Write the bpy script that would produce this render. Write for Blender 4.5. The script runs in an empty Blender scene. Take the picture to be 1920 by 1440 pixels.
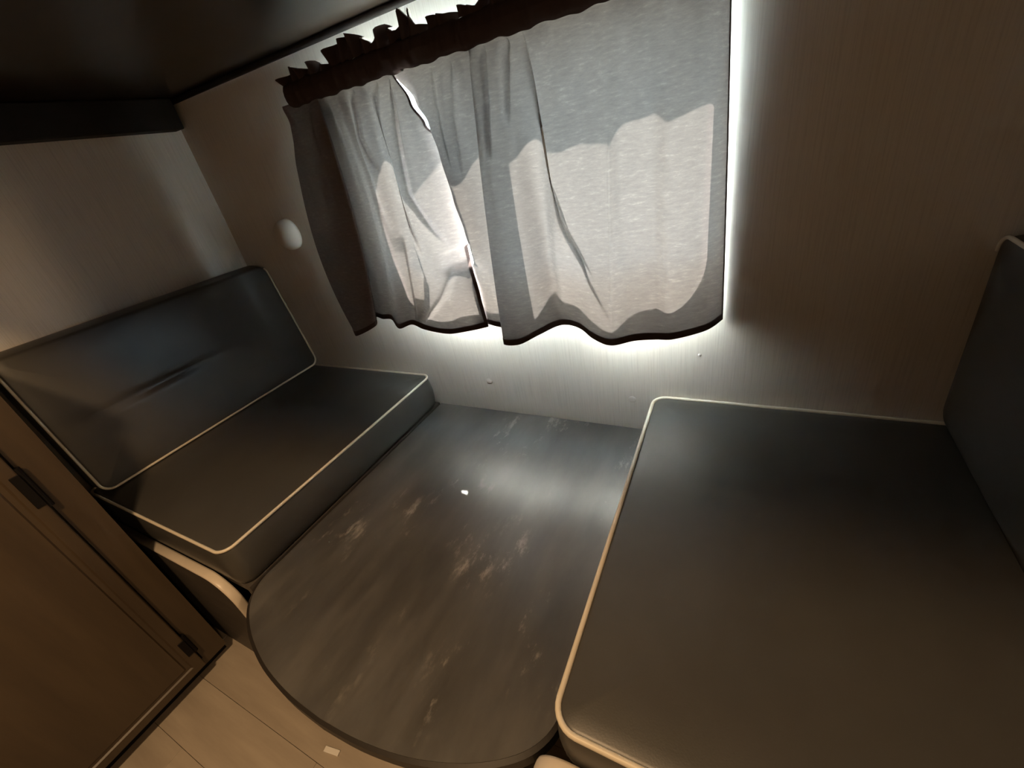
import bpy, bmesh, math, random
from mathutils import Vector, Matrix
random.seed(7)

S = bpy.context.scene
COL = S.collection
T = 0.40          # height of the lowered table top above the floor (local heights below are measured from it)

# ------------------------------------------------------------------ camera
cam_d = bpy.data.cameras.new('camera')
cam_d.sensor_width = 36.0
cam_d.lens = 15.0
cam_d.clip_start = 0.02
cam = bpy.data.objects.new('camera', cam_d)
COL.objects.link(cam)
RX = Vector((0.88096431, 0.43828933, -0.17833771))
RD = Vector((0.08382424, -0.51548315, -0.85278991))
RF = Vector((-0.4656988, 0.73632845, -0.49086152))
m = Matrix.Identity(4)
for i in range(3):
    m[i][0] = RX[i]
    m[i][1] = -RD[i]
    m[i][2] = -RF[i]
m.translation = Vector((0.95273, -1.00429, 0.77791 + T))
cam.matrix_world = m
S.camera = cam

# ------------------------------------------------------------------ view, world, sun, lamps
S.view_settings.view_transform = 'Standard'
S.view_settings.look = 'None'
S.view_settings.exposure = 0.0
S.view_settings.gamma = 1.0
S.view_settings.use_curve_mapping = False
S.cycles.diffuse_bounces = 8
S.cycles.max_bounces = 14
S.cycles.sample_clamp_indirect = 25.0

W = bpy.data.worlds.new('sky')
S.world = W
W.use_nodes = True
nt = W.node_tree
nt.nodes.clear()
wo = nt.nodes.new('ShaderNodeOutputWorld')
bg = nt.nodes.new('ShaderNodeBackground')
tc = nt.nodes.new('ShaderNodeTexCoord')
sx = nt.nodes.new('ShaderNodeSeparateXYZ')
rmp = nt.nodes.new('ShaderNodeValToRGB')
rmp.color_ramp.elements[0].position = 0.47
rmp.color_ramp.elements[0].color = (0.46, 0.46, 0.41, 1)
rmp.color_ramp.elements[1].position = 0.53
rmp.color_ramp.elements[1].color = (0.63, 0.84, 1.0, 1)
mp = nt.nodes.new('ShaderNodeMapRange')
mp.inputs[1].default_value = -1
mp.inputs[2].default_value = 1
nt.links.new(tc.outputs['Generated'], sx.inputs[0])
nt.links.new(sx.outputs[2], mp.inputs[0])
nt.links.new(mp.outputs[0], rmp.inputs[0])
nt.links.new(rmp.outputs[0], bg.inputs[0])
bg.inputs[1].default_value = 38.0
nt.links.new(bg.outputs[0], wo.inputs[0])

def aim(o, d):
    o.rotation_euler = Vector(d).to_track_quat('-Z', 'Y').to_euler()

sun_d = bpy.data.lights.new('sun', 'SUN')
sun_d.energy = 118.0
sun_d.angle = math.radians(0.53)
sun_d.color = (1.0, 0.93, 0.86)
sun = bpy.data.objects.new('sun', sun_d)
COL.objects.link(sun)
sun.location = (0.3, 3, 5)
aim(sun, (0.04, -0.5, -0.866))

# ceiling lamp over the aisle
la = bpy.data.lights.new('aisle_ceiling_lamp', 'AREA')
la.shape = 'DISK'
la.size = 0.14
la.energy = 23.0
la.color = (1.0, 0.64, 0.33)
lo = bpy.data.objects.new('aisle_ceiling_lamp', la)
COL.objects.link(lo)
lo.location = (0.55, -1.40, 1.52 + T)
aim(lo, (0, 0, -1))
# lamp in the neighbouring room, shining past the end of the partition
lb = bpy.data.lights.new('next_room_lamp', 'POINT')
lb.shadow_soft_size = 0.035
lb.energy = 34.0
lb.color = (1.0, 0.64, 0.33)
lo = bpy.data.objects.new('next_room_lamp', lb)
COL.objects.link(lo)
lo.location = (2.40, -1.32, 1.15 + T)

# ------------------------------------------------------------------ materials
def mat(name):
    mt = bpy.data.materials.new(name)
    mt.use_nodes = True
    n = mt.node_tree
    b = n.nodes['Principled BSDF']
    return mt, n, b

def N(n, t, **k):
    x = n.nodes.new(t)
    for a, v in k.items():
        setattr(x, a, v)
    return x

def coords(n, scale, loc=(0, 0, 0)):
    tc = N(n, 'ShaderNodeTexCoord')
    mp = N(n, 'ShaderNodeMapping')
    mp.inputs['Scale'].default_value = scale
    mp.inputs['Location'].default_value = loc
    n.links.new(tc.outputs['Object'], mp.inputs['Vector'])
    return mp.outputs[0]

def noise(n, vec, scale, detail=4, rough=0.55):
    x = N(n, 'ShaderNodeTexNoise')
    x.inputs['Scale'].default_value = scale
    x.inputs['Detail'].default_value = detail
    x.inputs['Roughness'].default_value = rough
    n.links.new(vec, x.inputs['Vector'])
    return x.outputs['Fac']

def ramp(n, fac, stops):
    r = N(n, 'ShaderNodeValToRGB')
    e = r.color_ramp.elements
    while len(e) < len(stops):
        e.new(0.5)
    for i, (p, c) in enumerate(stops):
        e[i].position = p
        e[i].color = c if len(c) == 4 else (*c, 1)
    n.links.new(fac, r.inputs[0])
    return r.outputs[0]

def bump(n, b, h, strength, dist=0.002):
    bp = N(n, 'ShaderNodeBump')
    bp.inputs['Strength'].default_value = strength
    bp.inputs['Distance'].default_value = dist
    n.links.new(h, bp.inputs['Height'])
    n.links.new(bp.outputs[0], b.inputs['Normal'])

def simple(name, c, rough=0.5, var=0.12, scale=(6, 6, 6), bmp=0.0, spec=0.5, nscale=3.0):
    mt, n, b = mat(name)
    f = noise(n, coords(n, scale), nscale)
    c1 = tuple(max(0, x * (1 - var)) for x in c)
    c2 = tuple(x * (1 + var) for x in c)
    n.links.new(ramp(n, f, [(0.3, c1), (0.7, c2)]), b.inputs['Base Color'])
    b.inputs['Roughness'].default_value = rough
    b.inputs['Specular IOR Level'].default_value = spec
    if bmp:
        bump(n, b, f, bmp)
    return mt

M = {}
# wallpaper with a fine vertical grain
def wallpaper(name, scale):
    mt, n, b = mat(name)
    v = coords(n, scale)
    f = noise(n, v, 1.0, 5, 0.65)
    n.links.new(ramp(n, f, [(0.34, (0.65, 0.62, 0.575)), (0.50, (0.73, 0.70, 0.65)), (0.68, (0.76, 0.73, 0.68))]), b.inputs['Base Color'])
    b.inputs['Roughness'].default_value = 0.55
    b.inputs['Specular IOR Level'].default_value = 0.3
    bump(n, b, f, 0.18, 0.001)
    return mt
M['wall_x'] = wallpaper('wallpaper_long_wall', (330, 8, 7))
M['wall_y'] = wallpaper('wallpaper_end_wall', (8, 330, 7))
M['ceiling'] = simple('ceiling_panel', (0.26, 0.24, 0.22), 0.6)
M['bunk'] = simple('dark_brown_panel', (0.026, 0.018, 0.013), 0.30, 0.2, (2, 14, 2), 0.0, spec=0.3)
M['trim_dark'] = simple('dark_brown_trim', (0.018, 0.014, 0.012), 0.6, 0.2, spec=0.25)
M['trim_light'] = simple('cream_edge_moulding', (0.62, 0.55, 0.46), 0.35, 0.05)
M['bench'] = simple('dark_bench_laminate', (0.06, 0.052, 0.045), 0.5, 0.2, (3, 3, 12))
M['piping'] = simple('cream_piping', (0.66, 0.60, 0.49), 0.45, 0.05)
M['white_plastic'] = simple('white_plastic', (0.72, 0.70, 0.66), 0.35, 0.03)
M['metal'] = simple('dull_metal', (0.35, 0.34, 0.33), 0.35, 0.05)
M['metal'].node_tree.nodes['Principled BSDF'].inputs['Metallic'].default_value = 0.9
M['black'] = simple('black_hinge_metal', (0.006, 0.005, 0.005), 0.6, 0.1, spec=0.15)
M['rubber'] = simple('black_rubber_edge', (0.016, 0.013, 0.011), 0.5, 0.1)
M['frame'] = simple('window_frame_aluminium', (0.05, 0.05, 0.05), 0.45, 0.1)

def vinyl(name, c):
    mt, n, b = mat(name)
    v = coords(n, (1, 1, 1))
    big = noise(n, v, 6.0, 3)
    n.links.new(ramp(n, big, [(0.3, tuple(x * 0.88 for x in c)), (0.7, tuple(x * 1.1 for x in c))]), b.inputs['Base Color'])
    b.inputs['Roughness'].default_value = 0.42
    b.inputs['Specular IOR Level'].default_value = 0.6
    f = noise(n, v, 420.0, 2)
    bump(n, b, f, 0.10, 0.001)
    return mt
M['vinyl'] = vinyl('charcoal_vinyl', (0.054, 0.052, 0.048))

SCUFF = (11.7, 2.1, 0)
def tabletop():
    mt, n, b = mat('weathered_slate_laminate')
    v = coords(n, (5.5, 1.6, 1))
    f1 = noise(n, v, 2.2, 6, 0.6)
    base = ramp(n, f1, [(0.28, (0.040, 0.038, 0.036)), (0.5, (0.068, 0.066, 0.062)), (0.74, (0.110, 0.106, 0.099))])
    v2 = coords(n, (15, 6.0, 1))
    f2 = noise(n, v2, 1.2, 9, 0.78)
    sc = ramp(n, f2, [(0.56, (0, 0, 0)), (0.70, (1, 1, 1))])
    f3 = noise(n, coords(n, (4.2, 2.6, 1), SCUFF), 1.7, 2)
    gate = ramp(n, f3, [(0.46, (0, 0, 0)), (0.60, (1, 1, 1))])
    mul = N(n, 'ShaderNodeMath', operation='MULTIPLY')
    n.links.new(sc, mul.inputs[0])
    n.links.new(gate, mul.inputs[1])
    mx = N(n, 'ShaderNodeMix', data_type='RGBA')
    n.links.new(mul.outputs[0], mx.inputs[0])
    n.links.new(base, mx.inputs[6])
    mx.inputs[7].default_value = (0.34, 0.32, 0.29, 1)
    n.links.new(mx.outputs[2], b.inputs['Base Color'])
    b.inputs['Roughness'].default_value = 0.30
    b.inputs['IOR'].default_value = 1.6
    b.inputs['Specular IOR Level'].default_value = 0.95
    bump(n, b, f2, 0.04, 0.001)
    return mt
M['table'] = tabletop()

def wood(name, a, bcol, scale, rough):
    mt, n, b = mat(name)
    f = noise(n, coords(n, scale), 1.0, 6, 0.6)
    n.links.new(ramp(n, f, [(0.3, a), (0.7, bcol)]), b.inputs['Base Color'])
    b.inputs['Roughness'].default_value = rough
    bump(n, b, f, 0.06, 0.001)
    return mt
M['cabinet'] = wood('brown_cabinet_wood', (0.044, 0.030, 0.018), (0.070, 0.049, 0.029), (10, 22, 2.2), 0.42)
M['counter'] = simple('countertop_laminate', (0.10, 0.09, 0.08), 0.4)
PL = [wood('pale_wood_plank_%d' % i, tuple(c * k for c in (0.31, 0.262, 0.21)), tuple(c * k for c in (0.42, 0.362, 0.295)), (2.5, 22, 1), 0.42)
      for i, k in enumerate((0.96, 1.0, 1.04))]
M['subfloor'] = simple('floor_joint', (0.26, 0.22, 0.17), 0.7)

def fabric(name, refl, bounce_backing, trans, tshare):
    mt = bpy.data.materials.new(name)
    mt.use_nodes = True
    n = mt.node_tree
    n.nodes.clear()
    out = N(n, 'ShaderNodeOutputMaterial')
    v = coords(n, (46, 46, 190))
    f = noise(n, v, 1.0, 6, 0.72)
    v2 = coords(n, (260, 260, 500))
    f2 = noise(n, v2, 1.0, 2)
    t = ramp(n, f, [(0.30, tuple(c * 0.84 for c in trans)), (0.50, trans), (0.58, tuple(c * 1.06 for c in trans)), (0.70, tuple(c * 1.4 for c in trans))])
    d = N(n, 'ShaderNodeBsdfDiffuse')
    ge = N(n, 'ShaderNodeNewGeometry')
    mc = N(n, 'ShaderNodeMix', data_type='RGBA')   # added pale back bounces window light onto the wall; room side stays taupe
    n.links.new(ge.outputs['Backfacing'], mc.inputs[0])
    mc.inputs[6].default_value = (*bounce_backing, 1)
    w = ramp(n, f, [(0.30, tuple(c * 0.86 for c in refl)), (0.50, refl), (0.58, tuple(c * 1.06 for c in refl)), (0.70, tuple(c * 1.35 for c in refl))])
    n.links.new(w, mc.inputs[7])
    n.links.new(mc.outputs[2], d.inputs[0])
    tr = N(n, 'ShaderNodeBsdfTranslucent')
    n.links.new(t, tr.inputs[0])
    bp = N(n, 'ShaderNodeBump')
    bp.inputs['Strength'].default_value = 0.12
    bp.inputs['Distance'].default_value = 0.001
    n.links.new(f2, bp.inputs['Height'])
    n.links.new(bp.outputs[0], d.inputs['Normal'])
    mx = N(n, 'ShaderNodeMixShader')
    mx.inputs[0].default_value = tshare
    n.links.new(d.outputs[0], mx.inputs[1])
    n.links.new(tr.outputs[0], mx.inputs[2])
    n.links.new(mx.outputs[0], out.inputs[0])
    return mt
M['fabric'] = fabric('taupe_curtain_fabric', (0.15, 0.12, 0.115), (0.84, 0.84, 0.84), (0.82, 0.72, 0.67), 0.0235)
M['bounce_backing'] = fabric('pale_bounce_backing', (0.60, 0.59, 0.58), (0.60, 0.59, 0.58), (0.55, 0.50, 0.48), 0.03)  # pale wall-side layer, added to bounce light above the header
M['hem'] = fabric('taupe_curtain_fabric_stitched_layers', (0.075, 0.055, 0.052), (0.075, 0.055, 0.052), (0.55, 0.36, 0.36), 0.03)

def glass():
    mt = bpy.data.materials.new('clear_window_glass')
    mt.use_nodes = True
    n = mt.node_tree
    n.nodes.clear()
    out = N(n, 'ShaderNodeOutputMaterial')
    tr = N(n, 'ShaderNodeBsdfTransparent')
    tr.inputs[0].default_value = (0.93, 0.96, 0.95, 1)
    gl = N(n, 'ShaderNodeBsdfGlossy')
    gl.inputs['Roughness'].default_value = 0.02
    mx = N(n, 'ShaderNodeMixShader')
    mx.inputs[0].default_value = 0.06
    n.links.new(tr.outputs[0], mx.inputs[1])
    n.links.new(gl.outputs[0], mx.inputs[2])
    n.links.new(mx.outputs[0], out.inputs[0])
    return mt
M['glass'] = glass()

# ------------------------------------------------------------------ mesh helpers
def obj(name, bm_or_data, material, parent=None, smooth=False):
    if isinstance(bm_or_data, bmesh.types.BMesh):
        me = bpy.data.meshes.new(name)
        bmesh.ops.recalc_face_normals(bm_or_data, faces=bm_or_data.faces[:])
        bm_or_data.to_mesh(me)
        bm_or_data.free()
    else:
        me = bm_or_data
    if material is not None and not me.materials:
        me.materials.append(material)
    if smooth:
        for p in me.polygons:
            p.use_smooth = True
    o = bpy.data.objects.new(name, me)
    COL.objects.link(o)
    if parent:
        o.parent = parent
    return o

def thing(name, label, cat, loc=(0, 0, 0), group=None):
    o = bpy.data.objects.new(name, None)
    o.empty_display_size = 0.05
    COL.objects.link(o)
    o.location = loc
    return tag(o, label, cat, group)

def tag(o, label, cat, group=None):
    o['label'] = label
    o['category'] = cat
    if group:
        o['group'] = group
    return o

def struct(o, label=None):
    o['kind'] = 'structure'
    if label:
        o['label'] = label
    return o

def box(bm, x0, x1, y0, y1, z0, z1, bev=0.0, seg=2):
    r = bmesh.ops.create_cube(bm, size=1.0)
    for v in r['verts']:
        v.co = Vector((x0 + (v.co.x + .5) * (x1 - x0), y0 + (v.co.y + .5) * (y1 - y0), z0 + (v.co.z + .5) * (z1 - z0)))
    if bev:
        es = list({e for v in r['verts'] for e in v.link_edges})
        bmesh.ops.bevel(bm, geom=es, offset=bev, segments=seg, affect='EDGES', profile=0.5)
    return bm

def boxbm(*a, **k):
    return box(bmesh.new(), *a, **k)

def tube(bm, pts, r, closed=True, n=8):
    P = [Vector(p) for p in pts]
    rings = []
    L = len(P)
    prev = None
    for i, p in enumerate(P):
        a = P[i - 1] if (closed or i > 0) else p
        b = P[(i + 1) % L] if (closed or i < L - 1) else p
        t = (b - a).normalized()
        ref = prev if prev is not None else (Vector((0, 0, 1)) if abs(t.z) < 0.8 else Vector((1, 0, 0)))
        u = (ref - t * ref.dot(t)).normalized()
        prev = u
        w = t.cross(u)
        rings.append([bm.verts.new(p + u * (r * math.cos(2 * math.pi * k / n)) + w * (r * math.sin(2 * math.pi * k / n))) for k in range(n)])
    for i in range(L if closed else L - 1):
        A, B = rings[i], rings[(i + 1) % L]
        for k in range(n):
            bm.faces.new((A[k], A[(k + 1) % n], B[(k + 1) % n], B[k]))
    if not closed:
        bm.faces.new(rings[0])
        bm.faces.new(rings[-1])
    return bm

def rrect(x0, x1, y0, y1, r, off=0.0, n=7, side=16):
    """rounded rectangle outline, counter-clockwise, inset by off"""
    x0 += off; x1 -= off; y0 += off; y1 -= off
    r = max(0.002, r - off)
    pts = []
    corners = [((x1 - r, y0 + r), -90), ((x1 - r, y1 - r), 0), ((x0 + r, y1 - r), 90), ((x0 + r, y0 + r), 180)]
    for ci, ((cx, cy), a0) in enumerate(corners):
        for k in range(n + 1):
            a = math.radians(a0 + 90 * k / n)
            pts.append((cx + r * math.cos(a), cy + r * math.sin(a)))
        nx, na = corners[(ci + 1) % 4]
        q = pts[-1]
        e = (nx[0] + r * math.cos(math.radians(na)), nx[1] + r * math.sin(math.radians(na)))
        for k in range(1, side):
            t = k / side
            pts.append((q[0] + (e[0] - q[0]) * t, q[1] + (e[1] - q[1]) * t))
    return pts

def cushion(root, x0, x1, y0, y1, h, r, xf, edge=0.012, crown=0.006, pr=0.0045, pipe='all'):
    """padded slab: side walls, rounded edges, slightly crowned face; xf maps local points to the world"""
    bm = bmesh.new()
    prof = [(edge * 1.0, 0.0), (edge * .3, edge * .3), (0.0, edge), (-0.004, h * .3), (-0.006, h * .5), (-0.004, h * .7),
            (0.0, h - edge * .8), (edge * .25, h - edge * .25), (edge * .8, h - 0.001), (0.03, h + crown * .3), (0.07, h + crown * .7), (0.13, h + crown)]
    rings = []
    for off, z in prof:
        rings.append([bm.verts.new(xf(x, y, z)) for x, y in rrect(x0, x1, y0, y1, r, off)])
    L = len(rings[0])
    for A, B in zip(rings, rings[1:]):
        for k in range(L):
            bm.faces.new((A[k], A[(k + 1) % L], B[(k + 1) % L], B[k]))
    bm.faces.new(list(reversed(rings[0])))
    # fill the crowned face with a grid fan
    cx, cy = (x0 + x1) / 2, (y0 + y1) / 2
    last = rings[-1]
    loc = rrect(x0, x1, y0, y1, r, 0.13)
    for s in [k / 10 for k in range(9, 0, -1)]:
        cur = [bm.verts.new(xf(cx + (x - cx) * s, cy + (y - cy) * s, h + crown * (1.0 + 0.15 * (1 - s)))) for x, y in loc]
        for k in range(L):
            bm.faces.new((last[k], last[(k + 1) % L], cur[(k + 1) % L], cur[k]))
        last = cur
    c = bm.verts.new(xf(cx, cy, h + crown * 1.15))
    for k in range(L):
        bm.faces.new((last[k], last[(k + 1) % L], c))
    obj('cover', bm, M['vinyl'], root, True)
    loop = rrect(x0, x1, y0, y1, r, edge * .1)
    closed = pipe == 'all'
    if pipe == 'not_top':
        k = [q for q, p in enumerate(loop) if p[0] < x1 - .012]
    elif pipe == 'top':
        k = [q for q, p in enumerate(loop) if p[0] > x1 - .03]
    else:
        k = range(len(loop))
    k = list(k)
    for q in range(1, len(k)):                       # start an open run after its gap
        if k[q] - k[q - 1] > 1:
            k = k[q:] + k[:q]
            break
    bm = bmesh.new()
    tube(bm, [xf(loop[q][0], loop[q][1], h - edge * .15) for q in k], pr, closed)
    obj('piping', bm, M['piping'], root, True)['label'] = 'cream piping sewn round the upper edge'

def zt(z):
    return z + T

# ------------------------------------------------------------------ setting
XL, XR, YF = -0.76, 1.44, -2.20
XE = 3.0
# floor: recessed base with plank pieces
fl = struct(obj('floor', boxbm(XL, XE, YF, 0.0, -0.03, -0.006), M['subfloor']))
pw, pl = 0.125, 0.92
meshes = {}
row = 0
y = -0.30
while y - pw > YF - 0.02:
    offs = (row * 0.37) % pl
    x = XL - offs
    while x < 2.2:
        a, b = max(x, XL + .002), min(x + pl, XE)
        if b - a > 0.05:
            L = round(b - a, 3)
            key = (L, random.randrange(3))
            if key not in meshes:
                bm = boxbm(0.0004, L - 0.0004, 0.0004, pw - 0.0004, -0.0058, 0.0, bev=0.0005, seg=1)
                me = bpy.data.meshes.new('plank')
                bmesh.ops.recalc_face_normals(bm, faces=bm.faces[:])
                bm.to_mesh(me)
                bm.free()
                me.materials.append(PL[key[1]])
                meshes[key] = me
            o = bpy.data.objects.new('plank', meshes[key])
            COL.objects.link(o)
            o.parent = fl
            o.location = (a, y - pw, 0)
        x += pl
    y -= pw
    row += 1

# back wall with the rounded window opening
WX0, WX1, WZ0, WZ1, WR = 0.052, 0.872, zt(0.511), zt(0.957), 0.055
ZC = 1.55 + T
def wall_with_hole(x0, x1, z0, z1, y0, y1):
    bm = bmesh.new()
    hole = rrect(WX0, WX1, WZ0, WZ1, WR, 0, 8, 6)
    cx, cz = (WX0 + WX1) / 2, (WZ0 + WZ1) / 2
    outer = []
    for hx, hz in hole:
        dx, dz = hx - cx, hz - cz
        t = 1e9
        if dx > 1e-9: t = min(t, (x1 - cx) / dx)
        if dx < -1e-9: t = min(t, (x0 - cx) / dx)
        if dz > 1e-9: t = min(t, (z1 - cz) / dz)
        if dz < -1e-9: t = min(t, (z0 - cz) / dz)
        outer.append((cx + dx * t, cz + dz * t))
    for cxx, czz in ((x0, z0), (x1, z0), (x0, z1), (x1, z1)):
        j = min(range(len(outer)), key=lambda i: (outer[i][0] - cxx) ** 2 + (outer[i][1] - czz) ** 2)
        outer[j] = (cxx, czz)
    A = [[bm.verts.new((px, yy, pz)) for px, pz in loop] for yy in (y0, y1) for loop in (hole, outer)]
    h0, o0, h1, o1 = A
    n = len(hole)
    for k in range(n):
        j = (k + 1) % n
        bm.faces.new((h0[k], h0[j], o0[j], o0[k]))
        bm.faces.new((h1[k], o1[k], o1[j], h1[j]))
        bm.faces.new((h0[k], h1[k], h1[j], h0[j]))
        bm.faces.new((o0[k], o0[j], o1[j], o1[k]))
    return bm
struct(obj('wall_back', wall_with_hole(XL - .04, XE + .04, -0.03, ZC + .04, 0.0, 0.036), M['wall_x']))
struct(obj('wall_left', boxbm(XL - .04, XL, YF, 0.0, -0.03, ZC), M['wall_y']))
struct(obj('wall_right', boxbm(XR, XR + .035, -1.082, 0.0, 0.0, ZC), M['wall_y']))  # unseen; its free end is placed to block next-room lamp light from the dinette
struct(obj('wall_front', boxbm(XL - .04, XE + .04, YF - .04, YF, -0.03, ZC + .04), M['cabinet']))
struct(obj('wall_far_right', boxbm(XE, XE + .04, YF, 0.0, -0.03, ZC), M['cabinet']))
struct(obj('ceiling', boxbm(XL - .04, XE + .04, YF - .04, 0.0, ZC, ZC + .04), M['ceiling']))

# overhead bunk, dark underside, with its fascia strip on the left wall and the moulding along the window wall
t = thing('overhead_bunk', 'dark brown bunk underside spanning above the curtained window', 'bunk', (0.34, -0.56, zt(1.08)))
o = obj('underside_panel', boxbm(XL + .002 - .34, XR - .002 - .34, -0.525, 0.558, 0.0, 0.018), M['bunk'], t)
o = obj('mattress_board', boxbm(XL + .002 - .34, XR - .002 - .34, -0.525, 0.558, 0.0185, 0.06), M['bunk'], t)
bm = bmesh.new()
tube(bm, [(XL + .004, -0.008, zt(1.0718)), (XR - .004, -0.008, zt(1.0718))], 0.0078, closed=False, n=12)
struct(obj('trim_1', bm, M['trim_dark'], None, True), 'dark round moulding where the window wall meets the bunk underside')
struct(obj('trim_2', boxbm(XL, XL + .055, -1.01, -0.017, zt(0.995), zt(1.079), bev=0.004), M['trim_dark']), 'dark fascia strip along the top of the left wall')

# ------------------------------------------------------------------ window
win = bpy.data.objects.new('window_1', None)
COL.objects.link(win)
win.location = (0, 0, 0)
struct(win, 'two-pane sliding window behind the drawn curtains')
def ring(x0, x1, z0, z1, r, wdt, y0, y1):
    bm = bmesh.new()
    a = rrect(x0, x1, z0, z1, r, 0, 8, 6)
    b = rrect(x0, x1, z0, z1, r, wdt, 8, 6)
    V = [[bm.verts.new((px, yy, pz)) for px, pz in lp] for yy in (y0, y1) for lp in (a, b)]
    n = len(a)
    for k in range(n):
        j = (k + 1) % n
        bm.faces.new((V[0][k], V[0][j], V[1][j], V[1][k]))
        bm.faces.new((V[2][k], V[3][k], V[3][j], V[2][j]))
        bm.faces.new((V[0][k], V[2][k], V[2][j], V[0][j]))
        bm.faces.new((V[1][k], V[1][j], V[3][j], V[3][k]))
    return bm
obj('window_frame', ring(WX0 - .03, WX1 + .03, WZ0 - .03, WZ1 + .03, WR + .03, .032, 0.0365, 0.046), M['frame'], win)
obj('mullion', boxbm(0.402, 0.468, 0.012, 0.034, WZ0 + .001, WZ1 - .001, bev=.003), M['frame'], win)
obj('pane', boxbm(WX0 + .012, 0.405, 0.0285, 0.0315, WZ0 + .012, WZ1 - .012), M['glass'], win)
obj('pane', boxbm(0.465, WX1 - .012, 0.0205, 0.0235, WZ0 + .012, WZ1 - .012), M['glass'], win)

# ------------------------------------------------------------------ benches
def bench(label, xa, xb, xe, ztop, mirror, rc, py=0.0):
    """xa wall side, xb table side, xe end of the rounded end panel"""
    t = thing('dinette_bench', label, 'bench', ((xa + xb) / 2, -0.40, 0), 'dinette benches')
    ox, oy = -(xa + xb) / 2, 0.40
    lo, hi = min(xa, xb), max(xa, xb)
    obj('seat_board', boxbm(lo + ox, hi + ox, -0.786 + oy, -0.003 + oy, T - .022, T - .001), M['bench'], t)
    fx = xb - .022 if not mirror else xb + .004
    obj('front_panel', boxbm(fx + ox, fx + .018 + ox, -0.786 + oy, -0.003 + oy, 0.001, T - .023), M['bench'], t)
    # end panel with its rounded upper corner
    s = -1 if mirror else 1
    cxx, czz = xe - s * rc, zt(ztop) - rc
    out = [(xa, 0.001)] if True else []
    prof = [(xa, zt(ztop))]
    for k in range(13):
        a = math.radians(90 - 90 * k / 12)
        prof.append((cxx + s * rc * math.cos(a), czz + rc * math.sin(a)))
    prof.append((xe, 0.001))
    bm = bmesh.new()
    y0, y1 = -0.816 + oy + py, -0.794 + oy + py
    pts = [(xa, 0.001)] + prof
    F = [bm.verts.new((px + ox, y0 + .001, pz)) for px, pz in pts]
    B = [bm.verts.new((px + ox, y1 - .001, pz)) for px, pz in pts]
    bm.faces.new(F)
    bm.faces.new(list(reversed(B)))
    for k in range(len(pts)):
        j = (k + 1) % len(pts)
        bm.faces.new((F[k], F[j], B[j], B[k]))
    obj('end_panel', bm, M['bench'], t)
    # cream T-moulding over the edge
    bm = bmesh.new()
    sec = [(0.0002, 0.0), (0.0035, 0.0), (0.005, 0.004), (0.0055, (y1 - y0) / 2), (0.005, y1 - y0 - .004), (0.0035, y1 - y0), (0.0002, y1 - y0)]
    rings = []
    for i, (px, pz) in enumerate(prof):
        if i == 0: nn = Vector((0, 0, 1))
        elif i == len(prof) - 1: nn = Vector((s, 0, 0))
        else: nn = Vector((px - cxx, 0, pz - czz)).normalized()
        rings.append([bm.verts.new(Vector((px + ox, y0 + w, pz)) + nn * h) for h, w in sec])
    for A, B in zip(rings, rings[1:]):
        for k in range(len(sec)):
            j = (k + 1) % len(sec)
            bm.faces.new((A[k], A[j], B[j], B[k]))
    bm.faces.new(rings[0])
    bm.faces.new(rings[-1])
    obj('edge_trim', bm, M['trim_light'], t, True)['label'] = 'cream moulding round the end panel edge'
    return t
bench('dark bench base under the left seat cushion, beside the brown cabinet', XL + .003, -0.004, -0.060, 0.012, False, 0.075)
bench('dark bench base with pale rounded edge under the wide right seat cushion', XR - .003, 0.775, 0.746, 0.052, True, 0.060, -0.018)

def cat(v, s):
    n = len(v)
    i = min(int(s), n - 2)
    f = s - i
    p0, p1, p2, p3 = v[max(i - 1, 0)], v[i], v[i + 1], v[min(i + 2, n - 1)]
    return 0.5 * ((2 * p1) + (-p0 + p2) * f + (2 * p0 - 5 * p1 + 4 * p2 - p3) * f * f + (-p0 + 3 * p1 - 3 * p2 + p3) * f ** 3)

# ------------------------------------------------------------------ table
t = thing('dinette_table', 'dark slate-look dinette table with rounded end, lowered between the benches', 'table', (0.38, -0.45, 0))
ox, oy = -0.38, 0.45
def table_outline(grow=0.0):
    ctl = [(0.0, -0.70), (0.0, -0.755), (0.013, -0.792), (0.042, -0.824), (0.092, -0.855), (0.150, -0.878), (0.213, -0.895), (0.295, -0.907), (0.379, -0.911)]
    left = []
    for q in range(len(ctl) - 1):
        for k in range(4):
            left.append((cat([c[0] for c in ctl], q + k / 4), cat([c[1] for c in ctl], q + k / 4)))
    left.append(ctl[-1])
    cx, cy = 0.379, -0.45
    half = [(0.003, -0.006), (0.003, -0.25), (0.003, -0.5)] + [(0.003 + px * .992, py) for px, py in left[:-1]]
    pts = half + [(cx, -0.911)] + [(2 * cx - px, py) for px, py in reversed(half)]
    out = []
    for px, py in pts:
        out.append((px + grow * max(-1, min(1, (px - cx) / .34)), py - grow * max(0, min(1, -(py + .6) / .25))))
    return out
def prism(pts, z0, z1, bev=0):
    bm = bmesh.new()
    A = [bm.verts.new((px + ox, py + oy, z0)) for px, py in pts]
    B = [bm.verts.new((px + ox, py + oy, z1)) for px, py in pts]
    bm.faces.new(A)
    f = bm.faces.new(B)
    for k in range(len(pts)):
        j = (k + 1) % len(pts)
        bm.faces.new((A[k], A[j], B[j], B[k]))
    return bm
top = obj('tabletop', prism(table_outline(-0.004), T - .028, T), M['table'], t)
bm = bmesh.new()
a = table_outline(-0.0038)
b = table_outline(0.0018)
sec = [(a, T - .030), (b, T - .028), (b, T - .004), (a, T - .0005)]
V = [[bm.verts.new((px + ox, py + oy, z)) for px, py in lp] for lp, z in sec]
for A, B in zip(V, V[1:] + V[:1]):
    for k in range(len(a) - 1):
        bm.faces.new((A[k], A[k + 1], B[k + 1], B[k]))
obj('edge_band', bm, M['rubber'], t)['label'] = 'black rubber band round the table edge'
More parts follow.
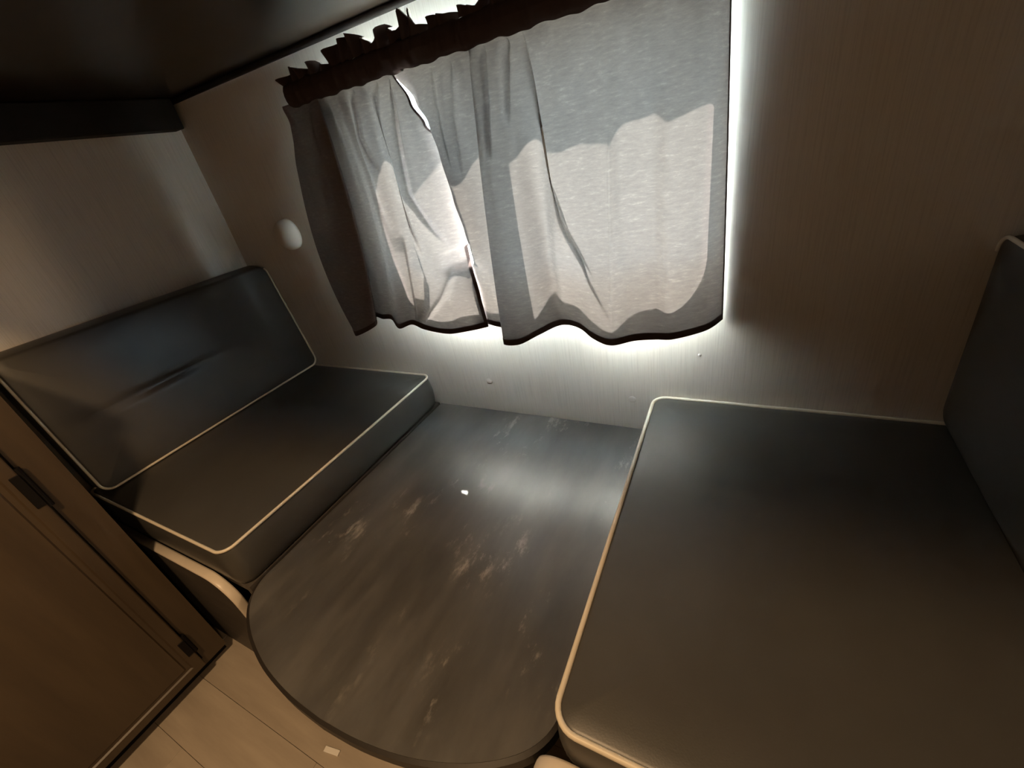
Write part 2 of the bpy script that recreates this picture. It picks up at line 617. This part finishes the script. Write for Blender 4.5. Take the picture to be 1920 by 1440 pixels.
bm = bmesh.new()
tube(bm, [(0, 0, 0.012), (0, 0, T - .03)], 0.03, closed=False, n=16)
obj('pedestal', bm, M['metal'], t, True)
bm = bmesh.new()
tube(bm, [(0, 0, 0.0005), (0, 0, 0.012)], 0.09, closed=False, n=24)
obj('base_plate', bm, M['metal'], t)

# ------------------------------------------------------------------ cushions
t = thing('seat_cushion', 'charcoal seat cushion on the left bench, below the leaning backrest', 'cushion', (-0.36, -0.40, T), 'seat cushions')
cushion(t, -0.70, -0.003, -0.791, -0.006, 0.118, 0.032, pr=.0037, xf=lambda x, y, z: Vector((x + .36, y + .40, z)))
t = thing('seat_cushion', 'large charcoal seat cushion on the right bench, filling the lower right', 'cushion', (1.05, -0.40, T), 'seat cushions')
cushion(t, 0.766, 1.425, -0.803, -0.006, 0.118, 0.036, lambda x, y, z: Vector((x - 1.05 - 0.020 * (y + .40) * max(0, (1.43 - x) / .66), y + .40, z)))
t = thing('backrest_cushion', 'charcoal backrest leaning on the left wall, with a faint crease', 'backrest', (-0.64, -0.39, zt(0.1285)), 'backrest cushions')
def xl(x, y, z):
    c = 0.0
    if z > 0.09:
        c = -0.010 * math.exp(-((x - 0.200) / 0.012) ** 2) * math.exp(-((y - 0.10) / 0.16) ** 2)
    return Vector((-0.052 + 0.64 - 0.588 + 0.052 - 0.145 * x + (z - 0.10) * 1.0 + c, -(y), x))
cushion(t, 0.0, 0.413, -0.385, 0.390, 0.10, 0.03, xl, pipe='not_top', pr=.0035)
t = thing('backrest_cushion', 'black-looking backrest upright at the right end of the right seat', 'backrest', (1.38, -0.39, zt(0.1285)), 'backrest cushions')
cushion(t, 0.0, 0.372, -0.385, 0.392, 0.10, 0.03, lambda x, y, z: Vector((0.045 - z - 0.02 * x, y, x)), pipe='top', pr=.0035)

# ------------------------------------------------------------------ kitchen cabinet at the left
CX = -0.335
t = thing('kitchen_cabinet', 'brown wooden kitchen cabinet with a hinged door beside the left bench', 'cabinet', (-0.55, -1.3, 0))
ox, oy = 0.55, 1.3
CY0, CY1 = -1.95, -0.838
obj('carcass', boxbm(XL + .004 + ox, CX - .02 + ox, CY0 + oy, CY1 + oy, zt(-.362), zt(0.575)), M['cabinet'], t)
bm = bmesh.new()
fy = [(CY1, CY1 - .058), (CY1 - .62, CY1 - .66), (CY0 + .04, CY0)]
for a, b in fy:
    box(bm, CX - .0195 + ox, CX + ox, b + oy, a + oy, zt(-.362), zt(.575))
for z0, z1 in ((-.362, -.335), (.53, .575)):
    box(bm, CX - .0193 + ox, CX - .0002 + ox, CY0 + .001 + oy, CY1 - .001 + oy, zt(z0), zt(z1))
obj('face_frame', bm, M['cabinet'], t)
obj('toe_kick', boxbm(CX - .045 + ox, CX - .03 + ox, CY0 + oy, CY1 - .001 + oy, 0.0005, zt(-.363)), M['black'], t)
obj('side_panel', boxbm(XL + .004 + ox, CX - .05 + ox, CY1 - .018 + oy, CY1 + oy, 0.0005, zt(-.363)), M['cabinet'], t)
for (ya, yb) in ((CY1 - .063, CY1 - .615), (CY1 - .665, CY0 + .045)):
    bm = bmesh.new()
    box(bm, CX + .001 + ox, CX + .020 + ox, yb + oy, ya + oy, zt(-.345), zt(.545), bev=.003)
    fr = max(bm.faces, key=lambda f: f.calc_center_median().x * (1 if f.calc_area() > .1 else 0))
    bm.faces.ensure_lookup_table()
    big = [f for f in bm.faces if f.calc_area() > .2 and f.calc_center_median().x > CX + .015 + ox]
    bmesh.ops.inset_region(bm, faces=big, thickness=0.030, depth=0.0)
    bmesh.ops.inset_region(bm, faces=big, thickness=0.005, depth=-0.004)
    bmesh.ops.inset_region(bm, faces=big, thickness=0.012, depth=0.0)
    bmesh.ops.inset_region(bm, faces=big, thickness=0.005, depth=0.003)
    d = obj('door', bm, M['cabinet'], t)
    if ya > -1.0:
        for z in (0.335, -0.252):
            bm = bmesh.new()
            L = 0.052 if z > 0 else 0.036
            tube(bm, [(CX + .012 + ox, ya + .004 + oy, zt(z - L)), (CX + .012 + ox, ya + .004 + oy, zt(z + L))], 0.0062, closed=False, n=10)
            box(bm, CX + .0202 + ox, CX + .0225 + ox, ya - .016 + oy, ya + oy, zt(z - L * .8), zt(z + L * .8), bev=.001, seg=1)
            obj('hinge', bm, M['black'], d)['label'] = 'black metal hinge'
ct = obj('countertop', boxbm(XL + .004, CX + .03, CY0, CY1 + .006, zt(.576), zt(.61), bev=.004), M['counter'])
tag(ct, 'dark laminate countertop lying on the brown kitchen cabinet', 'countertop')

# ------------------------------------------------------------------ curtains
def lagr(a, b, c, tt, tm=0.28):
    l0 = (tt - tm) * (tt - 1) / ((0 - tm) * (0 - 1))
    l1 = tt * (tt - 1) / (tm * (tm - 1))
    l2 = tt * (tt - tm) / (1 - tm)
    return a * l0 + b * l1 + c * l2

ROD_D = 0.070
ZH = 0.957
def panel_grid(cols, creases, edge_l=None, edge_r=None, sub=18, rows=110, gather=()):
    """cols: (xt, dt, xm, dm, xb, db, zb): header, sun line and hem of each fold column (d = distance from the wall)"""
    n = len(cols)
    NS = (n - 1) * sub
    G = []
    for j in range(rows + 1):
        tt = j / rows
        rowp = []
        for i in range(NS + 1):
            s = i / sub
            c = [cat([q[k] for q in cols], s) for k in range(7)]
            x = lagr(c[0], c[2], c[4], tt)
            d = lagr(c[1], c[3], c[5], tt)
            z = ZH + (c[6] - ZH) * tt
            for (pts, amp, wid, asym) in creases:
                for (za, xa), (zb, xb) in zip(pts, pts[1:]):
                    if zb <= z <= za:
                        f = (za - z) / (za - zb)
                        xc = xa + (xb - xa) * f
                        u = (pts[0][0] - z) / (pts[0][0] - pts[-1][0])
                        env = min(1, u / 0.15 + (.35 if pts[0][0] > .93 else 0)) * min(1, (1 - u) / 0.25)
                        w2 = wid * (0.5 if x > xc else 2.4) if asym else wid      # one steep flank on a lapped fold
                        pr = env * math.exp(-((x - xc) / w2) ** 2)
                        d += amp * pr
                        if asym:
                            x += 1.5 * wid * pr              # the ridge leans over, so the cloth laps itself
                        break
            # fine gathers under the header
            g = math.exp(-tt * 4.5)
            for (w, ph, am) in gather:
                d += am * g * math.sin(w * x + ph + 1.5 * tt)
            rowp.append([x, d, z])
        G.append(rowp)
    for j, rowp in enumerate(G):                     # the cloth runs up into the middle of the rod pocket
        w = max(0.0, 1 - j / rows / 0.07)
        for p in rowp:
            p[1] += (ROD_D - 0.004 - p[1]) * w * w * (3 - 2 * w) * min(1.0, max(0.0, (0.875 - p[0]) / .03))
    for rowp in G:
        for which, e in (('l', edge_l), ('r', edge_r)):
            if not e:
                continue
            zz = rowp[0 if which == 'l' else -1][2]
            xe = de = None
            for (za, xa, da), (zb, xb, db) in zip(e, e[1:]):
                if zb <= zz <= za:
                    f = (za - zz) / (za - zb)
                    f = f * f * (3 - 2 * f)
                    xe, de = xa + (xb - xa) * f, da + (db - da) * f
                    break
            if xe is None:
                continue
            k0 = 0 if which == 'l' else len(rowp) - 1
            dx, dd = xe - rowp[k0][0], de - rowp[k0][1]
            for q in range(len(rowp)):
                dist = abs(q - k0) / (2.2 * sub)
                w = max(0.0, 1 - dist)
                w = w * w * (3 - 2 * w)
                rowp[q][0] += dx * w
                rowp[q][1] += dd * w
    for rowp in G:
        for p in rowp:
            p[1] = max(0.006, p[1])
    return G

def grid_obj(name, G, material, root, off=0.0, flip=False):
    rows, colsn = len(G), len(G[0])
    verts = [(p[0] - root.location.x, -(p[1] + off) - root.location.y, zt(p[2]) - root.location.z) for r in G for p in r]
    faces = [(j * colsn + i, j * colsn + i + 1, (j + 1) * colsn + i + 1, (j + 1) * colsn + i) for j in range(rows - 1) for i in range(colsn - 1)]
    me = bpy.data.meshes.new(name)
    me.from_pydata(verts, [], faces)
    me.update()
    return obj(name, me, material, root, True)

def strip_obj(name, layers, material, root):
    """several stitched layers of cloth as one mesh"""
    verts, faces = [], []
    for G, off in layers:
        base = len(verts)
        rows, cn = len(G), len(G[0])
        verts += [(p[0] - root.location.x, -(p[1] + off) - root.location.y, zt(p[2]) - root.location.z) for r in G for p in r]
        faces += [(base + j * cn + i, base + j * cn + i + 1, base + (j + 1) * cn + i + 1, base + (j + 1) * cn + i) for j in range(rows - 1) for i in range(cn - 1)]
    me = bpy.data.meshes.new(name)
    me.from_pydata(verts, [], faces)
    me.update()
    return obj(name, me, material, root, True)

def interp(tab, x):
    if x <= tab[0][0]: return tab[0][1]
    for (a, va), (b, vb) in zip(tab, tab[1:]):
        if a <= x <= b:
            return va + (vb - va) * (x - a) / (b - a)
    return tab[-1][1]

def add_bounce_backing(o, nx, rule):
    o.data.materials.append(M['bounce_backing'])      # wall-facing layers made pale to bounce light up the wall
    for p in o.data.polygons:
        if rule(p.index // nx):
            p.material_index = 1

def header(root, x0, x1, tops, seed, dend0, dend1):
    rnd = random.Random(seed)
    ph = [rnd.uniform(0, 6) for _ in range(6)]
    nx = int((x1 - x0) / 0.0035)
    def ripple(x):
        return 0.0035 * math.sin(95 * x + ph[0]) + 0.003 * math.sin(171 * x + ph[1]) + 0.0022 * math.sin(260 * x + ph[2])
    def dcen(x):
        d = ROD_D
        if dend0 and x < x0 + .05:
            d -= dend0 * (1 - (x - x0) / .05) ** 2
        if dend1 and x > x1 - .05:
            d -= dend1 * (1 - (x1 - x) / .05) ** 2
        return d
    # pocket: a closed sleeve of cloth round the rod
    sec = 14
    rows = []
    for k in range(sec + 1):
        a = 2 * math.pi * k / sec
        r = []
        for i in range(nx + 1):
            x = x0 + (x1 - x0) * i / nx
            zz = 0.972 + 0.026 * math.sin(a) + (0.0016 * math.sin(57 * x + ph[3]) + 0.0012 * math.sin(133 * x + ph[5]) if abs(math.sin(a)) > .8 else 0)
            dd = dcen(x) + 0.017 * math.cos(a) * (1 if math.cos(a) > 0 else .8) + ripple(x) * (0.7 if abs(math.cos(a)) > .3 else .4)
            r.append([x, dd, zz])
        rows.append(r)
    o = strip_obj('rod_pocket', [(rows, 0.0)], M['hem'], root)
    add_bounce_backing(o, nx, lambda k: 4 <= k < 10)
    lay = []
    for sgn in (1, -1):
        rows = []
        for j in range(9):
            u = j / 8
            r = []
            for i in range(nx + 1):
                x = x0 + (x1 - x0) * i / nx
                ztop = interp(tops, x)
                zz = 0.994 + (ztop - 0.994) * u
                dd = dcen(x) + sgn * (0.003 + 0.004 * (1 - u)) + ripple(x) * (1 + 2.2 * u) + 0.007 * u * math.sin(63 * x + ph[4])
                r.append([x, dd, zz])
            rows.append(r)
        lay.append((rows, 0.0))
    o = strip_obj('ruffle', lay, M['hem'], root)
    add_bounce_backing(o, nx, lambda k: k >= 8)

# --- left curtain: an outer flap lapped over the next fold, then soft folds to the free edge
colsL = [
    (-0.165, 0.040, -0.232, 0.050, -0.236, 0.058, 0.300),
    (-0.100, 0.062, -0.120, 0.082, -0.190, 0.088, 0.303),
    (-0.034, 0.072, -0.008, 0.096, -0.088, 0.090, 0.342),
    (-0.060, 0.040, -0.070, 0.038, -0.135, 0.034, 0.348),
    (-0.025, 0.045, -0.030, 0.040, -0.085, 0.052, 0.350),
    (0.015, 0.066, 0.020, 0.058, -0.040, 0.060, 0.352),
    (0.050, 0.050, 0.066, 0.072, -0.004, 0.076, 0.329),
    (0.080, 0.066, 0.100, 0.056, 0.042, 0.064, 0.338),
    (0.115, 0.050, 0.132, 0.049, 0.090, 0.074, 0.329),
    (0.150, 0.064, 0.170, 0.090, 0.140, 0.080, 0.323),
    (0.185, 0.054, 0.215, 0.088, 0.196, 0.080, 0.319),
    (0.212, 0.060, 0.255, 0.074, 0.255, 0.068, 0.326),
    (0.232, 0.056, 0.290, 0.056, 0.319, 0.066, 0.341),
]
creL = [
    ([(0.945, 0.209), (0.836, 0.200), (0.708, 0.200), (0.558, 0.262)], 0.022, 0.012, 1),
    ([(0.945, 0.165), (0.811, 0.146), (0.686, 0.163), (0.55, 0.190)], 0.022, 0.011, 1),
    ([(0.945, 0.090), (0.846, 0.072), (0.76, 0.092)], 0.018, 0.008, 1),
    ([(0.945, 0.040), (0.76, 0.060), (0.60, 0.075)], -0.010, 0.008, 0),
    ([(0.70, 0.150), (0.50, 0.160), (0.36, 0.085)], -0.016, 0.012, 1),
    ([(0.60, 0.095), (0.45, 0.075), (0.34, 0.060)], 0.012, 0.008, 1),
    ([(0.52, 0.28), (0.44, 0.22), (0.345, 0.10)], 0.010, 0.010, 0),
]
edgeL = [(0.958, 0.218, 0.066), (0.888, 0.252, 0.070), (0.84, 0.275, 0.066), (0.80, 0.308, 0.056), (0.76, 0.328, 0.054), (0.68, 0.340, 0.054), (0.574, 0.342, 0.053), (0.562, 0.303, 0.052), (0.530, 0.303, 0.052), (0.508, 0.318, 0.074), (0.44, 0.327, 0.080), (0.330, 0.326, 0.072)]
gat = [(88, 0.4, 0.0045), (141, 1.9, 0.0035), (203, 0.7, 0.0020)]
GL = panel_grid(colsL, creL, edge_r=edgeL, gather=gat)
tL = thing('curtain', 'left taupe curtain with a dark outer flap and many soft folds', 'curtain', (0.05, -0.06, zt(0.95)), 'window curtains')
grid_obj('fabric', GL, M['fabric'], tL)
hemL = GL[-4:]
strip_obj('hem', [(hemL, 0.0016), (hemL, -0.0016)], M['hem'], tL)['label'] = 'dark stitched lower hem'
sideL = [r[-5:] for r in GL]
strip_obj('side_hem', [(sideL, 0.0014), (sideL, -0.0014)], M['hem'], tL)['label'] = 'dark reddish stitched side hem'
topsL = [(-0.150, 0.985), (-0.135, 1.000), (-0.085, 1.027), (-0.060, 1.018), (-0.032, 1.011), (0.004, 1.020), (0.014, 1.008), (0.045, 1.006), (0.070, 1.024), (0.088, 1.038), (0.118, 1.043), (0.150, 1.034), (0.192, 1.007), (0.222, 1.036), (0.245, 1.020), (0.26, 1.014)]
header(tL, -0.146, 0.2505, topsL, 3, 0.030, 0)

# --- right curtain
colsR = [
    (0.262, 0.050, 0.305, 0.078, 0.322, 0.056, 0.345),
    (0.295, 0.064, 0.325, 0.088, 0.342, 0.072, 0.347),
    (0.345, 0.056, 0.360, 0.084, 0.366, 0.068, 0.338),
    (0.395, 0.066, 0.402, 0.068, 0.396, 0.064, 0.330),
    (0.428, 0.050, 0.428, 0.072, 0.404, 0.074, 0.322),
    (0.422, 0.066, 0.412, 0.088, 0.383, 0.102, 0.305),
    (0.460, 0.062, 0.452, 0.088, 0.428, 0.098, 0.303),
    (0.498, 0.054, 0.494, 0.074, 0.478, 0.078, 0.322),
    (0.540, 0.066, 0.531, 0.053, 0.524, 0.053, 0.338),
    (0.575, 0.054, 0.563, 0.075, 0.556, 0.049, 0.341),
    (0.620, 0.062, 0.600, 0.077, 0.592, 0.058, 0.334),
    (0.655, 0.056, 0.645, 0.074, 0.630, 0.082, 0.320),
    (0.695, 0.060, 0.694, 0.076, 0.677, 0.096, 0.311),
    (0.740, 0.057, 0.722, 0.066, 0.730, 0.076, 0.316),
    (0.785, 0.060, 0.775, 0.061, 0.777, 0.070, 0.318),
    (0.830, 0.057, 0.815, 0.070, 0.816, 0.069, 0.320),
    (0.868, 0.050, 0.871, 0.047, 0.880, 0.042, 0.331),
    (0.890, 0.018, 0.897, 0.012, 0.911, 0.006, 0.343),
]
creR = [
    ([(0.945, 0.535), (0.81, 0.541), (0.62, 0.562), (0.48, 0.618), (0.365, 0.676)], 0.016, 0.012, 1),
    ([(0.70, 0.560), (0.58, 0.590), (0.46, 0.648)], 0.009, 0.006, 1),
    ([(0.78, 0.698), (0.58, 0.690), (0.33, 0.680)], 0.005, 0.003, 0),
    ([(0.945, 0.366), (0.84, 0.354), (0.72, 0.356)], 0.020, 0.010, 1),
    ([(0.945, 0.325), (0.84, 0.330), (0.74, 0.338)], 0.014, 0.008, 1),
    ([(0.945, 0.452), (0.85, 0.446), (0.74, 0.436)], 0.018, 0.010, 1),
    ([(0.945, 0.505), (0.87, 0.494), (0.80, 0.484)], 0.014, 0.009, 1),
    ([(0.945, 0.640), (0.88, 0.642), (0.82, 0.645)], 0.007, 0.012, 0),
    ([(0.945, 0.775), (0.86, 0.780), (0.78, 0.786)], 0.006, 0.014, 0),
]
edgeR = [(0.958, 0.214, 0.062), (0.888, 0.257, 0.060), (0.84, 0.288, 0.074), (0.776, 0.305, 0.084), (0.68, 0.320, 0.092), (0.60, 0.333, 0.094), (0.562, 0.338, 0.094), (0.530, 0.338, 0.092), (0.502, 0.306, 0.056), (0.44, 0.306, 0.052), (0.330, 0.301, 0.052)]
GR = panel_grid(colsR, creR, edge_l=edgeR, gather=[(74, 0.9, 0.0042), (127, 0.3, 0.003), (189, 2.0, 0.0016)])
tR = thing('curtain', 'wide right taupe curtain, brightly sunlit through its cloth', 'curtain', (0.58, -0.06, zt(0.95)), 'window curtains')
grid_obj('fabric', GR, M['fabric'], tR)
hemR = GR[-4:]
strip_obj('hem', [(hemR, 0.0016), (hemR, -0.0016)], M['hem'], tR)['label'] = 'dark stitched lower hem'
sideR = [r[-4:] for r in GR]
strip_obj('side_hem', [(sideR, 0.0014), (sideR, -0.0014)], M['hem'], tR)['label'] = 'dark stitched side hem'
topsR = [(0.245, 1.015), (0.258, 1.014), (0.280, 1.046), (0.287, 1.030), (0.297, 1.044), (0.314, 1.010), (0.338, 1.008), (0.360, 1.015), (0.385, 1.010), (0.430, 1.012), (0.458, 1.003), (0.472, 1.013), (0.52, 1.024), (0.56, 1.012), (0.61, 1.026), (0.66, 1.014), (0.71, 1.024), (0.76, 1.013), (0.82, 1.025), (0.87, 1.014), (0.93, 1.02)]
header(tR, 0.2485, 0.925, topsR, 5, 0, 0.030)

t = thing('curtain_rod', 'thin metal curtain rod hidden in the gathered curtain headers', 'curtain rod', (0.39, -ROD_D, zt(0.972)))
bm = bmesh.new()
tube(bm, [(-0.52, 0.040, 0), (-0.51, 0.012, 0), (-0.485, 0, 0), (-0.2, 0, 0), (0.2, 0, 0), (0.485, 0, 0), (0.51, 0.012, 0), (0.52, 0.040, 0)], 0.0055, closed=False, n=10)
obj('rod', bm, M['metal'], t, True)
for s in (-1, 1):
    obj('bracket', boxbm(s * .52 - .008, s * .52 + .008, 0.0405, 0.0595, -.014, .014, bev=.002), M['metal'], t)

# ------------------------------------------------------------------ small things on the wall and floor
def dome(name, label, cat, x, z, r, depth, material, rimw=0.0, group=None):
    bm = bmesh.new()
    n = 32
    prof = [(1.0, 0.0), (1.0, .25), (.97, .42), (.88, .62), (.70, .82), (.45, .95), (.2, .995)]
    rings = [[bm.verts.new((r * p * math.cos(2 * math.pi * k / n), -depth * h, r * p * math.sin(2 * math.pi * k / n))) for k in range(n)] for p, h in prof]
    for A, B in zip(rings, rings[1:]):
        for k in range(n):
            bm.faces.new((A[k], A[(k + 1) % n], B[(k + 1) % n], B[k]))
    c = bm.verts.new((0, -depth, 0))
    for k in range(n):
        bm.faces.new((rings[-1][k], rings[-1][(k + 1) % n], c))
    bm.faces.new(rings[0])
    o = obj(name, bm, material, None, True)
    o.location = (x, -0.0006, zt(z))
    return tag(o, label, cat, group)
dome('wall_fixture', 'round domed wall fixture left of the curtains, paler along one rim', 'fixture', -0.432, 0.634, 0.050, 0.046, M['white_plastic'])
dome('screw_cap', 'tiny white screw cap on the wall below the right curtain corner', 'screw cap', 0.865, 0.246, 0.0035, 0.003, M['white_plastic'])
dome('wall_patch', 'faint round patch on the wall above the back edge of the table', 'patch', 0.234, 0.112, 0.011, 0.0015, M['wall_x'])
dome('wall_patch', 'faint round patch on the wall beside the corner of the right seat cushion', 'patch', 0.697, 0.096, 0.010, 0.0015, M['wall_x'])
o = obj('plastic_strip', boxbm(-.021, .021, -.006, .006, 0.0005, 0.005, bev=.001), M['white_plastic'])
o.location = (0.170, -0.894, 0)
o.rotation_euler = (0, 0, math.radians(10))
tag(o, 'small white plastic strip on the floor beside the table edge', 'strip')
